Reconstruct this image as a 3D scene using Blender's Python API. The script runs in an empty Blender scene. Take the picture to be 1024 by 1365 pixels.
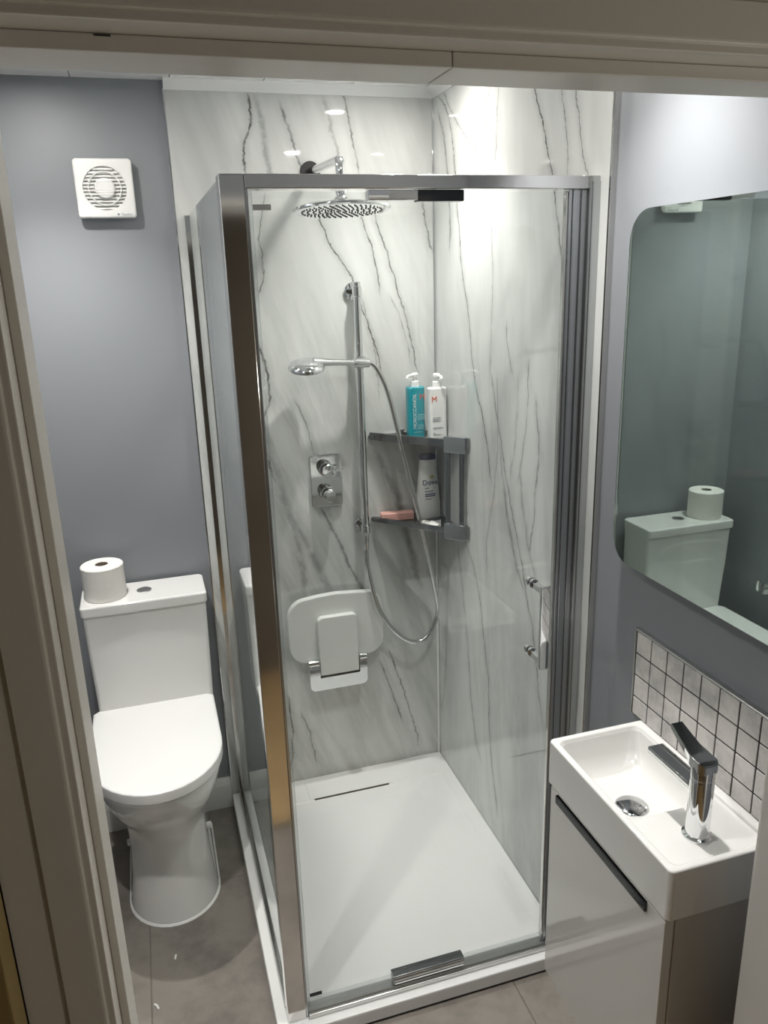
import bpy, bmesh, math, random
from mathutils import Vector, Matrix
random.seed(7)
S = bpy.context.scene
COL = S.collection
# ------------------------------------------------------------------ camera
cam_d = bpy.data.cameras.new('camera'); cam = bpy.data.objects.new('camera', cam_d); COL.objects.link(cam)
RT, DN, FW = (0.955497, -0.293513, -0.029589), (-0.111655, -0.266983, -0.957211), (0.273055, 0.917916, -0.287874)
cam.matrix_world = Matrix(((RT[0], -DN[0], -FW[0], -0.9085), (RT[1], -DN[1], -FW[1], -2.4155),
                           (RT[2], -DN[2], -FW[2], 1.7637), (0, 0, 0, 1)))
cam_d.sensor_fit = 'HORIZONTAL'; cam_d.sensor_width = 36.0; cam_d.lens = 36.0 * 1048.8 / 1024
cam_d.clip_start = 0.02
S.camera = cam
# ------------------------------------------------------------------ world and exposure
W = bpy.data.worlds.new('world'); S.world = W; W.use_nodes = True
W.node_tree.nodes['Background'].inputs[0].default_value = (0.9, 0.85, 0.75, 1)
W.node_tree.nodes['Background'].inputs[1].default_value = 0.01
vs = S.view_settings
vs.view_transform = 'Standard'; vs.look = 'None'; vs.gamma = 1.0; vs.use_curve_mapping = False
vs.exposure = EXPOSURE = 1.1
SPOT_W, SPOT_COL, SPOT_ANGLE, SPOT_BLEND = 26.0, (1.0, 0.98, 0.95), 104, 1.0
DOWNLIGHTS = [(-0.215, -0.335, 0.70), (-0.19, -1.21, 0.80), (-1.10, -0.34, 1.0), (-1.12, -1.36, 0.85)]
HALL_W = 5.0
# ------------------------------------------------------------------ helpers
WL = {}
def finish(name, bm, m, parent=None, ang=0.6, loc=None):
    """link a bmesh given in world coordinates as ONE mesh object, origin at its parent's (or at loc)"""
    org = Vector(WL[parent.name]) if parent is not None else Vector(loc or (0, 0, 0))
    if bm.verts: bmesh.ops.translate(bm, verts=bm.verts, vec=-org)
    me = bpy.data.meshes.new(name); bm.to_mesh(me); bm.free()
    me.shade_smooth(); me.set_sharp_from_angle(angle=ang)
    for mm in (m if isinstance(m, (list, tuple)) else [m]): me.materials.append(mm)
    o = bpy.data.objects.new(name, me); COL.objects.link(o)
    wn = o.modifiers.new('weighted_normals', 'WEIGHTED_NORMAL'); wn.keep_sharp = True; wn.weight = 60
    if parent is not None: o.parent = parent
    else: o.location = org
    WL[o.name] = tuple(org)
    return o
def thing(name, label, cat, loc=(0, 0, 0), group=None):
    o = bpy.data.objects.new(name, None); COL.objects.link(o); o.location = loc
    o.empty_display_size = 0.05
    o['label'] = label; o['category'] = cat
    if group: o['group'] = group
    WL[o.name] = tuple(loc)
    return o
def tag(o, label, cat, group=None):
    o['label'] = label; o['category'] = cat
    if group: o['group'] = group
    return o
def struct(name, bm, m, parent=None):
    o = finish(name, bm, m, parent)
    if parent is None: o['kind'] = 'structure'
    return o
def merge(dst, src, mi=0):
    me = bpy.data.meshes.new('tmp'); src.to_mesh(me); src.free()
    n0 = len(dst.faces); dst.from_mesh(me); bpy.data.meshes.remove(me)
    if mi:
        dst.faces.ensure_lookup_table()
        for f in dst.faces[n0:]: f.material_index = mi
    return dst
def BM(): return bmesh.new()
def box(bm, x0, x1, y0, y1, z0, z1, bev=0.0, seg=2, mi=0, mtx=None):
    b = bmesh.new()
    bmesh.ops.create_cube(b, size=1.0)
    bmesh.ops.scale(b, verts=b.verts, vec=(abs(x1 - x0), abs(y1 - y0), abs(z1 - z0)))
    bmesh.ops.translate(b, verts=b.verts, vec=((x0 + x1) / 2, (y0 + y1) / 2, (z0 + z1) / 2))
    if bev: bmesh.ops.bevel(b, geom=list(b.edges), offset=bev, segments=seg, profile=0.5, affect='EDGES')
    if mtx is not None: b.transform(mtx)
    return merge(bm, b, mi)
def ring_loft(bm, rings, cap0=True, cap1=True, closed=False):
    vv = [[bm.verts.new(p) for p in r] for r in rings]
    n = len(rings[0])
    m = len(vv)
    for i in range(m if closed else m - 1):
        a, b = vv[i], vv[(i + 1) % m]
        for j in range(n):
            k = (j + 1) % n
            bm.faces.new((a[j], a[k], b[k], b[j]))
    if not closed:
        if cap0: bm.faces.new(list(reversed(vv[0])))
        if cap1: bm.faces.new(vv[-1])
    return bm
def loft(bm, rings, cap0=True, cap1=True, closed=False, mi=0):
    b = bmesh.new(); ring_loft(b, rings, cap0, cap1, closed)
    bmesh.ops.recalc_face_normals(b, faces=b.faces)
    return merge(bm, b, mi)
def frame(d):
    d = Vector(d).normalized()
    a = Vector((0, 0, 1)) if abs(d.z) < 0.9 else Vector((0, 1, 0))
    u = d.cross(a).normalized(); return u, d.cross(u).normalized()
def circle(c, u, v, r, n): return [Vector(c) + u * (r * math.cos(2 * math.pi * i / n)) + v * (r * math.sin(2 * math.pi * i / n)) for i in range(n)]
def cyl(bm, p0, p1, r0, r1=None, n=28, bev=0.0, mi=0):
    p0, p1 = Vector(p0), Vector(p1); r1 = r0 if r1 is None else r1
    u, v = frame(p1 - p0); d = (p1 - p0).normalized()
    if bev: rings = [circle(p0, u, v, r0 - bev, n), circle(p0 + d * bev, u, v, r0, n), circle(p1 - d * bev, u, v, r1, n), circle(p1, u, v, r1 - bev, n)]
    else: rings = [circle(p0, u, v, r0, n), circle(p1, u, v, r1, n)]
    return loft(bm, rings, mi=mi)
def lathe(bm, prof, c, axis=(0, 0, 1), n=36, mi=0, cap0=True, cap1=True):
    ax = Vector(axis).normalized(); u, v = frame(ax)
    return loft(bm, [circle(Vector(c) + ax * h, u, v, max(r, 1e-4), n) for r, h in prof], cap0, cap1, mi=mi)
def smooth_path(pts, k=6):
    P = [Vector(p) for p in pts]; out = []
    for i in range(len(P) - 1):
        a, b, c, d = P[max(i - 1, 0)], P[i], P[i + 1], P[min(i + 2, len(P) - 1)]
        for j in range(k):
            t = j / k
            out.append(0.5 * ((2 * b) + (c - a) * t + (2 * a - 5 * b + 4 * c - d) * t * t + (-a + 3 * b - 3 * c + d) * t ** 3))
    out.append(P[-1]); return out
def tube(bm, pts, r, n=12, mi=0):
    pts = [Vector(p) for p in pts]; rings = []
    u, v = frame(pts[1] - pts[0])
    for i, p in enumerate(pts):
        d = (pts[min(i + 1, len(pts) - 1)] - pts[max(i - 1, 0)]).normalized()
        u = (u - d * u.dot(d)).normalized(); v = d.cross(u)
        rings.append(circle(p, u, v, r, n))
    return loft(bm, rings, mi=mi)
def rrect(x0, x1, y0, y1, r, k=6):
    out = []
    for cx, cy, a in ((x1 - r, y1 - r, 0), (x0 + r, y1 - r, 90), (x0 + r, y0 + r, 180), (x1 - r, y0 + r, 270)):
        for i in range(k + 1):
            t = math.radians(a + 90 * i / k); out.append((cx + r * math.cos(t), cy + r * math.sin(t)))
    return out
def inset(poly, d):
    """shrink a convex outline towards its middle by about d on each side"""
    xs = [p[0] for p in poly]; ys = [p[1] for p in poly]
    cx, cy = (min(xs) + max(xs)) / 2, (min(ys) + max(ys)) / 2
    sx, sy = 1 - 2 * d / (max(xs) - min(xs)), 1 - 2 * d / (max(ys) - min(ys))
    return [(cx + (x - cx) * sx, cy + (y - cy) * sy) for x, y in poly]
def prism(bm, poly, axis, a, b, bev=0.0, mi=0):
    """poly (2d) extruded along axis from a to b, with both rims softened by bev"""
    def P(p, t):
        return Vector((t, p[0], p[1])) if axis == 'x' else Vector((p[0], t, p[1])) if axis == 'y' else Vector((p[0], p[1], t))
    s = 1 if b > a else -1
    if bev:
        q = inset(poly, bev); h = inset(poly, bev * 0.3)
        lv = [(q, a), (h, a + s * bev * 0.3), (poly, a + s * bev), (poly, b - s * bev), (h, b - s * bev * 0.3), (q, b)]
    else: lv = [(poly, a), (poly, b)]
    return loft(bm, [[P(p, t) for p in pl] for pl, t in lv], mi=mi)
def text(name, s, size, m, parent, mtx, extr=0.0004, align='CENTER'):
    c = bpy.data.curves.new(name, 'FONT'); c.body = s; c.size = size; c.extrude = extr
    c.align_x = align; c.align_y = 'CENTER'; c.materials.append(m)
    tmp = bpy.data.objects.new('tmp', c); me = bpy.data.meshes.new_from_object(tmp); me.name = name
    bpy.data.objects.remove(tmp); bpy.data.curves.remove(c)
    o = bpy.data.objects.new(name, me); COL.objects.link(o); o.parent = parent
    o.matrix_basis = Matrix.Translation(-Vector(WL[parent.name])) @ mtx
    WL[o.name] = WL[parent.name]
    return o
# ------------------------------------------------------------------ materials
def newmat(name):
    m = bpy.data.materials.new(name); m.use_nodes = True
    nt = m.node_tree; b = nt.nodes['Principled BSDF']
    return m, nt, b
def N(nt, t, **kw):
    n = nt.nodes.new(t)
    for k, v in kw.items(): setattr(n, k, v)
    return n
def mth(nt, op, a, b=None, clamp=False):
    n = N(nt, 'ShaderNodeMath', operation=op, use_clamp=clamp)
    for i, x in enumerate((a, b)):
        if x is None: continue
        if isinstance(x, (int, float)): n.inputs[i].default_value = x
        else: nt.links.new(x, n.inputs[i])
    return n.outputs[0]
def noise(nt, vec, scale, detail=3, rough=0.5):
    n = N(nt, 'ShaderNodeTexNoise'); n.inputs['Scale'].default_value = scale
    n.inputs['Detail'].default_value = detail; n.inputs['Roughness'].default_value = rough
    if vec is not None: nt.links.new(vec, n.inputs['Vector'])
    return n.outputs['Fac']
def simple(name, col, rough=0.4, metal=0.0, spec=0.5, var=0.04, vscale=14, bump=0.0, bscale=200, emit=None, coat=0.0, alpha=1.0):
    """principled colour with a little procedural variation and relief"""
    m, nt, b = newmat(name)
    tc = N(nt, 'ShaderNodeTexCoord').outputs['Object']
    f = noise(nt, tc, vscale, 4)
    mx = N(nt, 'ShaderNodeMix', data_type='RGBA')
    nt.links.new(f, mx.inputs['Factor'])
    mx.inputs['A'].default_value = tuple(c * (1 - var) for c in col) + (1,)
    mx.inputs['B'].default_value = tuple(min(1, c * (1 + var)) for c in col) + (1,)
    nt.links.new(mx.outputs['Result'], b.inputs['Base Color'])
    b.inputs['Roughness'].default_value = rough; b.inputs['Metallic'].default_value = metal
    b.inputs['Specular IOR Level'].default_value = spec; b.inputs['Coat Weight'].default_value = coat
    if bump:
        bp = N(nt, 'ShaderNodeBump'); bp.inputs['Strength'].default_value = bump; bp.inputs['Distance'].default_value = 0.001
        nt.links.new(noise(nt, tc, bscale, 2), bp.inputs['Height']); nt.links.new(bp.outputs[0], b.inputs['Normal'])
    if emit:
        b.inputs['Emission Color'].default_value = tuple(emit[0]) + (1,); b.inputs['Emission Strength'].default_value = emit[1]
    return m
def glass(name, tint, refl=1.0):
    """thin clear pane: see-through, mirror-like towards grazing angles"""
    m = bpy.data.materials.new(name); m.use_nodes = True; nt = m.node_tree; nt.nodes.clear()
    lw = N(nt, 'ShaderNodeLayerWeight'); lw.inputs['Blend'].default_value = 0.5
    f5 = mth(nt, 'POWER', lw.outputs['Facing'], 5.0)
    fac = mth(nt, 'ADD', mth(nt, 'MULTIPLY', f5, 0.96 * refl), 0.04 * refl, clamp=True)
    tr = N(nt, 'ShaderNodeBsdfTransparent'); tr.inputs[0].default_value = tint + (1,)
    gl = N(nt, 'ShaderNodeBsdfGlossy'); gl.inputs['Roughness'].default_value = 0.0; gl.inputs[0].default_value = (0.95, 0.97, 0.97, 1)
    mx = N(nt, 'ShaderNodeMixShader'); out = N(nt, 'ShaderNodeOutputMaterial')
    nt.links.new(fac, mx.inputs[0]); nt.links.new(tr.outputs[0], mx.inputs[1]); nt.links.new(gl.outputs[0], mx.inputs[2])
    nt.links.new(mx.outputs[0], out.inputs[0])
    return m
# printed veins of the marble boards: ((distance from the corner, height) ..., width, strength)
VEINS_BACK = [
    ( [(0.546, 2.255), (0.543, 2.189), (0.568, 2.112), (0.571, 2.05)] , 0.006 , 0.8 ),
    ( [(0.52, 1.99), (0.538, 1.893), (0.539, 1.789), (0.561, 1.705)] , 0.004 , 0.6 ),
    ( [(0.567, 1.596), (0.551, 1.506), (0.546, 1.415), (0.567, 1.347), (0.548, 1.153)] , 0.006 , 0.7 ),
    ( [(0.362, 1.932), (0.332, 1.859), (0.274, 1.765), (0.251, 1.693), (0.209, 1.578), (0.181, 1.46)] , 0.004 , 0.8 ),
    ( [(0.24, 1.946), (0.198, 1.824), (0.182, 1.724)] , 0.004 , 0.7 ),
    ( [(0.196, 1.946), (0.157, 1.834), (0.124, 1.722), (0.09, 1.596), (0.062, 1.465)] , 0.004 , 0.7 ),
    ( [(0.149, 1.701), (0.114, 1.62), (0.084, 1.502)] , 0.003 , 0.5 ),
    ( [(0.049, 2.025), (0.027, 1.908), (0.004, 1.82)] , 0.005 , 0.6 ),
    ( [(0.454, 2.23), (0.437, 2.163), (0.414, 2.085), (0.4, 2.055)] , 0.006 , 0.6 ),
    ( [(0.274, 2.273), (0.25, 2.146), (0.234, 2.056)] , 0.005 , 0.6 ),
    ( [(0.526, 2.247), (0.511, 2.171), (0.5, 2.094), (0.492, 2.024)] , 0.016 , 0.4 ),
    ( [(0.463, 1.397), (0.443, 1.337), (0.418, 1.238), (0.406, 1.139)] , 0.004 , 0.5 ),
    ( [(0.184, 0.491), (0.145, 0.345), (0.105, 0.214), (0.087, 0.1)] , 0.004 , 0.7 ),
    ( [(0.221, 0.463), (0.188, 0.353), (0.149, 0.207)] , 0.004 , 0.6 ),
    ( [(0.556, 0.38), (0.55, 0.216), (0.57, 0.084)] , 0.006 , 0.7 ),
    ( [(0.51, 0.312), (0.485, 0.187), (0.476, 0.108)] , 0.004 , 0.6 ),
    ( [(0.556, 1.251), (0.509, 1.05), (0.433, 0.872), (0.389, 0.745)] , 0.02 , 0.34 ),
    ( [(0.572, 1.347), (0.534, 1.152), (0.482, 0.892), (0.472, 0.731)] , 0.02 , 0.3 ),
    ( [(0.399, 1.037), (0.307, 0.815), (0.259, 0.698)] , 0.01 , 0.5 ),
    ( [(0.214, 1.22), (0.166, 1.114), (0.105, 0.896), (0.067, 0.725)] , 0.02 , 0.4 ),
    ( [(0.334, 2.252), (0.306, 2.155), (0.295, 2.066)] , 0.01 , 0.35 ),
    ( [(0.245, 1.704), (0.203, 1.532), (0.196, 1.39)] , 0.003 , 0.5 ),
    ( [(0.112, 1.159), (0.061, 1.051), (0.023, 0.94)] , 0.012 , 0.4 ),
]
VEINS_RIGHT = [
    ( [(0.036, 2.259), (0.135, 2.168), (0.173, 2.032), (0.195, 1.915), (0.222, 1.772), (0.277, 1.627), (0.311, 1.482), (0.387, 1.342), (0.436, 1.2)] , 0.004 , 0.8 ),
    ( [(0.078, 2.266), (0.191, 2.159), (0.336, 2.05), (0.356, 2.011)] , 0.004 , 0.6 ),
    ( [(0.399, 2.214), (0.383, 2.118), (0.365, 2.023), (0.405, 1.937), (0.421, 1.862), (0.433, 1.75), (0.426, 1.634), (0.419, 1.493)] , 0.003 , 0.5 ),
    ( [(0.456, 2.202), (0.45, 2.107), (0.44, 2.001)] , 0.003 , 0.4 ),
    ( [(0.642, 2.164), (0.69, 2.067), (0.721, 2.002), (0.741, 1.966), (0.762, 1.89), (0.789, 1.795)] , 0.005 , 0.8 ),
    ( [(0.768, 2.137), (0.793, 2.057), (0.806, 1.958)] , 0.004 , 0.6 ),
    ( [(0.821, 2.126), (0.855, 2.026), (0.891, 1.944)] , 0.004 , 0.6 ),
    ( [(0.429, 1.494), (0.496, 1.319), (0.557, 1.176), (0.607, 1.074), (0.656, 0.964), (0.715, 0.815), (0.768, 0.621)] , 0.005 , 0.6 ),
    ( [(0.588, 1.511), (0.581, 1.375), (0.555, 1.228)] , 0.003 , 0.4 ),
    ( [(0.518, 1.638), (0.543, 1.545), (0.558, 1.508)] , 0.003 , 0.6 ),
    ( [(0.244, 0.96), (0.363, 0.803), (0.393, 0.666), (0.423, 0.578), (0.444, 0.38), (0.5, 0.144)] , 0.005 , 0.6 ),
    ( [(0.188, 0.916), (0.257, 0.656), (0.314, 0.358), (0.37, 0.252)] , 0.006 , 0.5 ),
    ( [(0.519, 1.198), (0.571, 1.063), (0.657, 0.942)] , 0.016 , 0.4 ),
    ( [(0.691, 1.468), (0.71, 1.341), (0.695, 1.183), (0.677, 1.056)] , 0.006 , 0.5 ),
    ( [(0.467, 1.498), (0.469, 1.251), (0.414, 1.013), (0.405, 0.917)] , 0.003 , 0.5 ),
    ( [(0.047, 2.213), (0.115, 2.039), (0.13, 1.837)] , 0.012 , 0.5 ),
    ( [(0.607, 1.281), (0.648, 1.129), (0.722, 0.989)] , 0.012 , 0.3 ),
    ( [(0.487, 1.318), (0.54, 1.14), (0.62, 0.972)] , 0.014 , 0.3 ),
    ( [(0.648, 1.554), (0.643, 1.405), (0.6, 1.239)] , 0.005 , 0.45 ),
]
def marble(name, axis, veins, seed):
    """pale marble laminate: cloudy grey body, slanted soft streaks and the printed thin dark veins"""
    m, nt, b = newmat(name)
    tc = N(nt, 'ShaderNodeTexCoord').outputs['Object']
    sp = N(nt, 'ShaderNodeSeparateXYZ'); nt.links.new(tc, sp.inputs[0])
    u = mth(nt, 'MULTIPLY', sp.outputs[0 if axis == 'x' else 1], -1.0); z = sp.outputs[2]
    # slanted, stretched coordinates for the streaks
    sl = mth(nt, 'ADD', u, mth(nt, 'MULTIPLY', z, -0.32 if axis == 'x' else 0.10))
    cv = N(nt, 'ShaderNodeCombineXYZ'); nt.links.new(mth(nt, 'MULTIPLY', sl, 5.0 if axis == 'x' else 3.6), cv.inputs[0]); nt.links.new(mth(nt, 'MULTIPLY', z, 0.8), cv.inputs[2])
    cv.inputs[1].default_value = seed
    streak = noise(nt, cv.outputs[0], 2.2, 5, 0.62)
    streak = mth(nt, 'POWER', mth(nt, 'SUBTRACT', 1.0, mth(nt, 'MULTIPLY', mth(nt, 'ABSOLUTE', mth(nt, 'SUBTRACT', streak, 0.5)), 5.0), True), 3.0)
    low = N(nt, 'ShaderNodeMapRange'); nt.links.new(z, low.inputs[0])
    low.inputs[1].default_value = 1.9; low.inputs[2].default_value = 1.0; low.inputs[3].default_value = 0.13 if axis == 'x' else 0.10; low.inputs[4].default_value = 0.50 if axis == 'x' else 0.34
    streak = mth(nt, 'MULTIPLY', mth(nt, 'MULTIPLY', streak, noise(nt, tc, 3.0, 2)), low.outputs[0])
    cloud = noise(nt, cv.outputs[0], 0.9, 4, 0.6)
    wob = mth(nt, 'MULTIPLY', mth(nt, 'SUBTRACT', noise(nt, tc, 11.0, 3), 0.5), 0.032)
    wob2 = mth(nt, 'MULTIPLY', mth(nt, 'SUBTRACT', noise(nt, tc, 55.0, 3, 0.7), 0.5), 0.015)
    uu = mth(nt, 'ADD', mth(nt, 'ADD', u, wob), wob2)
    brk = noise(nt, tc, 24.0, 3, 0.65)
    total = None
    for pts, w, s in veins:
        fc = N(nt, 'ShaderNodeFloatCurve'); cu = fc.mapping.curves[0]
        pp = sorted(((p[1] / 2.4, p[0]) for p in pts))
        while len(cu.points) < len(pp): cu.points.new(0.5, 0.5)
        for q, (a, c) in zip(cu.points, pp): q.location = (a, c)
        for q in cu.points: q.handle_type = 'AUTO'
        fc.mapping.use_clip = False; fc.mapping.update()
        nt.links.new(mth(nt, 'MULTIPLY', z, 1 / 2.4), fc.inputs['Value'])
        d = mth(nt, 'ABSOLUTE', mth(nt, 'SUBTRACT', uu, fc.outputs[0]))
        mr = N(nt, 'ShaderNodeMapRange', interpolation_type='SMOOTHSTEP'); nt.links.new(d, mr.inputs[0])
        mr.inputs[1].default_value = 0.0; mr.inputs[2].default_value = w * 0.95; mr.inputs[3].default_value = s; mr.inputs[4].default_value = 0.0
        halo = N(nt, 'ShaderNodeMapRange', interpolation_type='SMOOTHSTEP'); nt.links.new(d, halo.inputs[0])
        halo.inputs[1].default_value = 0.0; halo.inputs[2].default_value = w * 3 + 0.012; halo.inputs[3].default_value = s * 0.22; halo.inputs[4].default_value = 0.0
        lo, hi = pp[0][0] * 2.4, pp[-1][0] * 2.4
        w1 = N(nt, 'ShaderNodeMapRange', interpolation_type='SMOOTHSTEP'); nt.links.new(z, w1.inputs[0]); w1.inputs[1].default_value = lo - 0.03; w1.inputs[2].default_value = lo + 0.03
        w2 = N(nt, 'ShaderNodeMapRange', interpolation_type='SMOOTHSTEP'); nt.links.new(z, w2.inputs[0]); w2.inputs[1].default_value = hi + 0.02; w2.inputs[2].default_value = hi - 0.02
        core = mth(nt, 'MULTIPLY', mr.outputs[0], mth(nt, 'ADD', mth(nt, 'MULTIPLY', brk, 3.2), -0.72, True))
        v = mth(nt, 'MULTIPLY', mth(nt, 'MULTIPLY', mth(nt, 'ADD', core, halo.outputs[0]), w1.outputs[0]), w2.outputs[0])
        total = v if total is None else mth(nt, 'MAXIMUM', total, v)
    ink = mth(nt, 'ADD', total, mth(nt, 'MULTIPLY', streak, 0.8), True)
    r1 = N(nt, 'ShaderNodeValToRGB'); nt.links.new(cloud, r1.inputs[0])
    r1.color_ramp.elements[0].position = 0.3; r1.color_ramp.elements[0].color = (0.51, 0.525, 0.51, 1)
    r1.color_ramp.elements[1].position = 0.62; r1.color_ramp.elements[1].color = (0.69, 0.705, 0.685, 1)
    mx = N(nt, 'ShaderNodeMix', data_type='RGBA'); nt.links.new(ink, mx.inputs['Factor'])
    nt.links.new(r1.outputs[0], mx.inputs['A']); mx.inputs['B'].default_value = (0.07, 0.068, 0.062, 1)
    nt.links.new(mx.outputs['Result'], b.inputs['Base Color'])
    b.inputs['Roughness'].default_value = 0.03; b.inputs['Specular IOR Level'].default_value = 0.75
    return m
MAT = {}
M_ = MAT
M_['marble_back'] = marble('marble_back', 'x', VEINS_BACK, 0.3)
M_['marble_right'] = marble('marble_right', 'y', VEINS_RIGHT, 3.7)
M_['paint'] = simple('grey_paint', (0.238, 0.250, 0.268), 0.48, var=0.02, vscale=3, bump=0.06, bscale=90)
M_['white_gloss'] = simple('white_woodwork', (0.62, 0.60, 0.56), 0.3, var=0.02, bump=0.05, bscale=60)
M_['pvc'] = simple('ceiling_pvc', (0.72, 0.73, 0.72), 0.18, var=0.01)
M_['ceil_paint'] = simple('ceiling_paint', (0.55, 0.56, 0.56), 0.6, var=0.02)
M_['skirting'] = simple('skirting_white', (0.74, 0.74, 0.72), 0.3, var=0.01)
M_['ceramic'] = simple('white_ceramic', (0.76, 0.755, 0.735), 0.07, var=0.01, coat=0.3)
M_['seat_plastic'] = simple('white_seat_plastic', (0.82, 0.815, 0.80), 0.16, var=0.01)
M_['grey_plastic'] = simple('pale_grey_plastic', (0.66, 0.67, 0.65), 0.32, var=0.01)
M_['tray'] = simple('white_tray_stone', (0.80, 0.80, 0.79), 0.22, var=0.02, vscale=6, bump=0.02)
M_['sealant'] = simple('white_sealant', (0.85, 0.85, 0.83), 0.4, var=0.01)
M_['chrome'] = simple('chrome', (0.78, 0.79, 0.80), 0.05, 1.0, var=0.015)
M_['hose'] = simple('hose_metal', (0.62, 0.63, 0.63), 0.18, 1.0, var=0.03)
M_['alu'] = simple('polished_aluminium', (0.70, 0.69, 0.67), 0.09, 1.0, var=0.01)
M_['frame_grey'] = simple('satin_grey_aluminium', (0.50, 0.51, 0.52), 0.24, 1.0, var=0.02)
M_['black_chrome'] = simple('black_chrome', (0.07, 0.072, 0.075), 0.12, 1.0, var=0.02)
M_['dark_alu'] = simple('dark_aluminium', (0.30, 0.31, 0.32), 0.22, 1.0, var=0.02)
M_['black'] = simple('black_plastic', (0.012, 0.012, 0.013), 0.35, var=0.1)
M_['dark_slot'] = simple('dark_gap', (0.03, 0.03, 0.03), 0.7, var=0.1)
M_['brushed'] = simple('brushed_steel', (0.60, 0.60, 0.59), 0.28, 1.0, var=0.04, vscale=40)
M_['mirror'] = simple('mirror_silver', (0.56, 0.635, 0.605), 0.0, 1.0, var=0.0)
M_['mirror_edge'] = simple('mirror_edge', (0.10, 0.12, 0.12), 0.3, var=0.05)
M_['gloss_white'] = simple('gloss_white_lacquer', (0.62, 0.605, 0.575), 0.05, var=0.01, coat=0.4)
M_['panel_white'] = simple('satin_white_board', (0.52, 0.50, 0.465), 0.3, var=0.01)
M_['paper'] = simple('tissue_paper', (0.80, 0.78, 0.74), 0.9, var=0.03, vscale=60, bump=0.5, bscale=260)
M_['card'] = simple('cardboard_tube', (0.25, 0.20, 0.15), 0.9, var=0.1)
M_['teal'] = simple('teal_plastic', (0.0, 0.27, 0.33), 0.28, var=0.03)
M_['white_plastic'] = simple('white_plastic', (0.80, 0.80, 0.78), 0.28, var=0.01)
M_['ivory_plastic'] = simple('ivory_plastic', (0.74, 0.74, 0.72), 0.3, var=0.01)
M_['navy'] = simple('navy_plastic', (0.012, 0.022, 0.12), 0.25, var=0.05)
M_['orange'] = simple('orange_print', (0.62, 0.10, 0.04), 0.5, var=0.05)
M_['white_print'] = simple('white_print', (0.75, 0.80, 0.80), 0.5, var=0.02)
M_['pale_teal_print'] = simple('pale_teal_print', (0.25, 0.55, 0.60), 0.5, var=0.02)
M_['grey_print'] = simple('grey_print', (0.30, 0.33, 0.35), 0.5, var=0.02)
M_['blue_print'] = simple('blue_print', (0.02, 0.03, 0.13), 0.5, var=0.02)
M_['gold_print'] = simple('gold_print', (0.45, 0.36, 0.10), 0.4, var=0.05)
M_['pink'] = simple('pink_soap', (0.72, 0.40, 0.35), 0.5, var=0.05)
M_['wrapper'] = simple('white_wrapper', (0.78, 0.77, 0.73), 0.35, var=0.04, vscale=40)
M_['grout'] = simple('dark_grout', (0.028, 0.027, 0.026), 0.9, var=0.2, vscale=60)
M_['oak'] = simple('oak_floor', (0.42, 0.29, 0.15), 0.45, var=0.25, vscale=9)
M_['oak_door'] = simple('oak_door', (0.30, 0.22, 0.09), 0.5, var=0.2, vscale=9)
M_['hall_wall'] = simple('hall_wall', (0.19, 0.165, 0.135), 0.7, var=0.03)
M_['hall_ceiling'] = simple('hall_ceiling', (0.5, 0.47, 0.42), 0.7, var=0.03)
M_['glass'] = glass('shower_glass', (0.965, 0.975, 0.97))
M_['seal'] = glass('clear_seal', (0.93, 0.94, 0.94), 1.0)
M_['shelf_glass'] = simple('smoked_shelf', (0.05, 0.055, 0.055), 0.08, var=0.05)
M_['lens'] = simple('lamp_lens', (0.9, 0.9, 0.9), 0.3, var=0.0, emit=((1.0, 0.96, 0.9), 160.0))
def tile_mat(name, light, dark, scale, rough, wear=None):
    m, nt, b = newmat(name)
    g = N(nt, 'ShaderNodeNewGeometry').outputs['Position']
    a = noise(nt, g, scale, 6, 0.62); c = noise(nt, g, scale * 5.3, 4, 0.6)
    rp = N(nt, 'ShaderNodeValToRGB'); nt.links.new(mth(nt, 'ADD', mth(nt, 'MULTIPLY', a, 0.75), mth(nt, 'MULTIPLY', c, 0.25)), rp.inputs[0])
    rp.color_ramp.elements[0].position = 0.36; rp.color_ramp.elements[0].color = dark + (1,)
    rp.color_ramp.elements[1].position = 0.56; rp.color_ramp.elements[1].color = light + (1,)
    nt.links.new(rp.outputs[0], b.inputs['Base Color']); b.inputs['Roughness'].default_value = rough
    return m
M_['floor_tile'] = tile_mat('taupe_floor_tile', (0.255, 0.228, 0.20), (0.165, 0.148, 0.13), 5.0, 0.45)
M_['mosaic'] = tile_mat('marble_mosaic', (0.64, 0.615, 0.59), (0.42, 0.405, 0.395), 10.0, 0.22)
M_['floor_grout'] = simple('floor_grout', (0.20, 0.18, 0.16), 0.8, var=0.1)

# ================================================================== THE SETTING
CZ = 2.283                                    # ceiling height
XL, XR, YF = -1.255, 0.01, -1.64              # painted wall faces: left, right, door wall; back is y = 0.01
# floor: base slab and tiles
b = BM(); box(b, XL - 0.1, 0.11, -1.70, 0.11, -0.06, -0.003); floor = struct('floor', b, M_['floor_grout'])
xs = [XL, -1.067, -0.617, -0.167, XR]; ys = [0.01, -0.35, -0.95, -1.55, -1.70]
for i in range(4):
    for j in range(4):
        b = BM(); g = 0.0012
        box(b, xs[i] + g, xs[i + 1] - g, ys[j + 1] + g, ys[j] - g, -0.012, random.uniform(-0.0003, 0), 0.0012, 1)
        finish('tile', b, M_['floor_tile'], floor)
b = BM(); box(b, -1.0, -0.128, -1.722, -1.698, -0.003, 0.006, 0.003, 2); struct('trim_1', b, M_['brushed'])     # threshold strip
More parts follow.
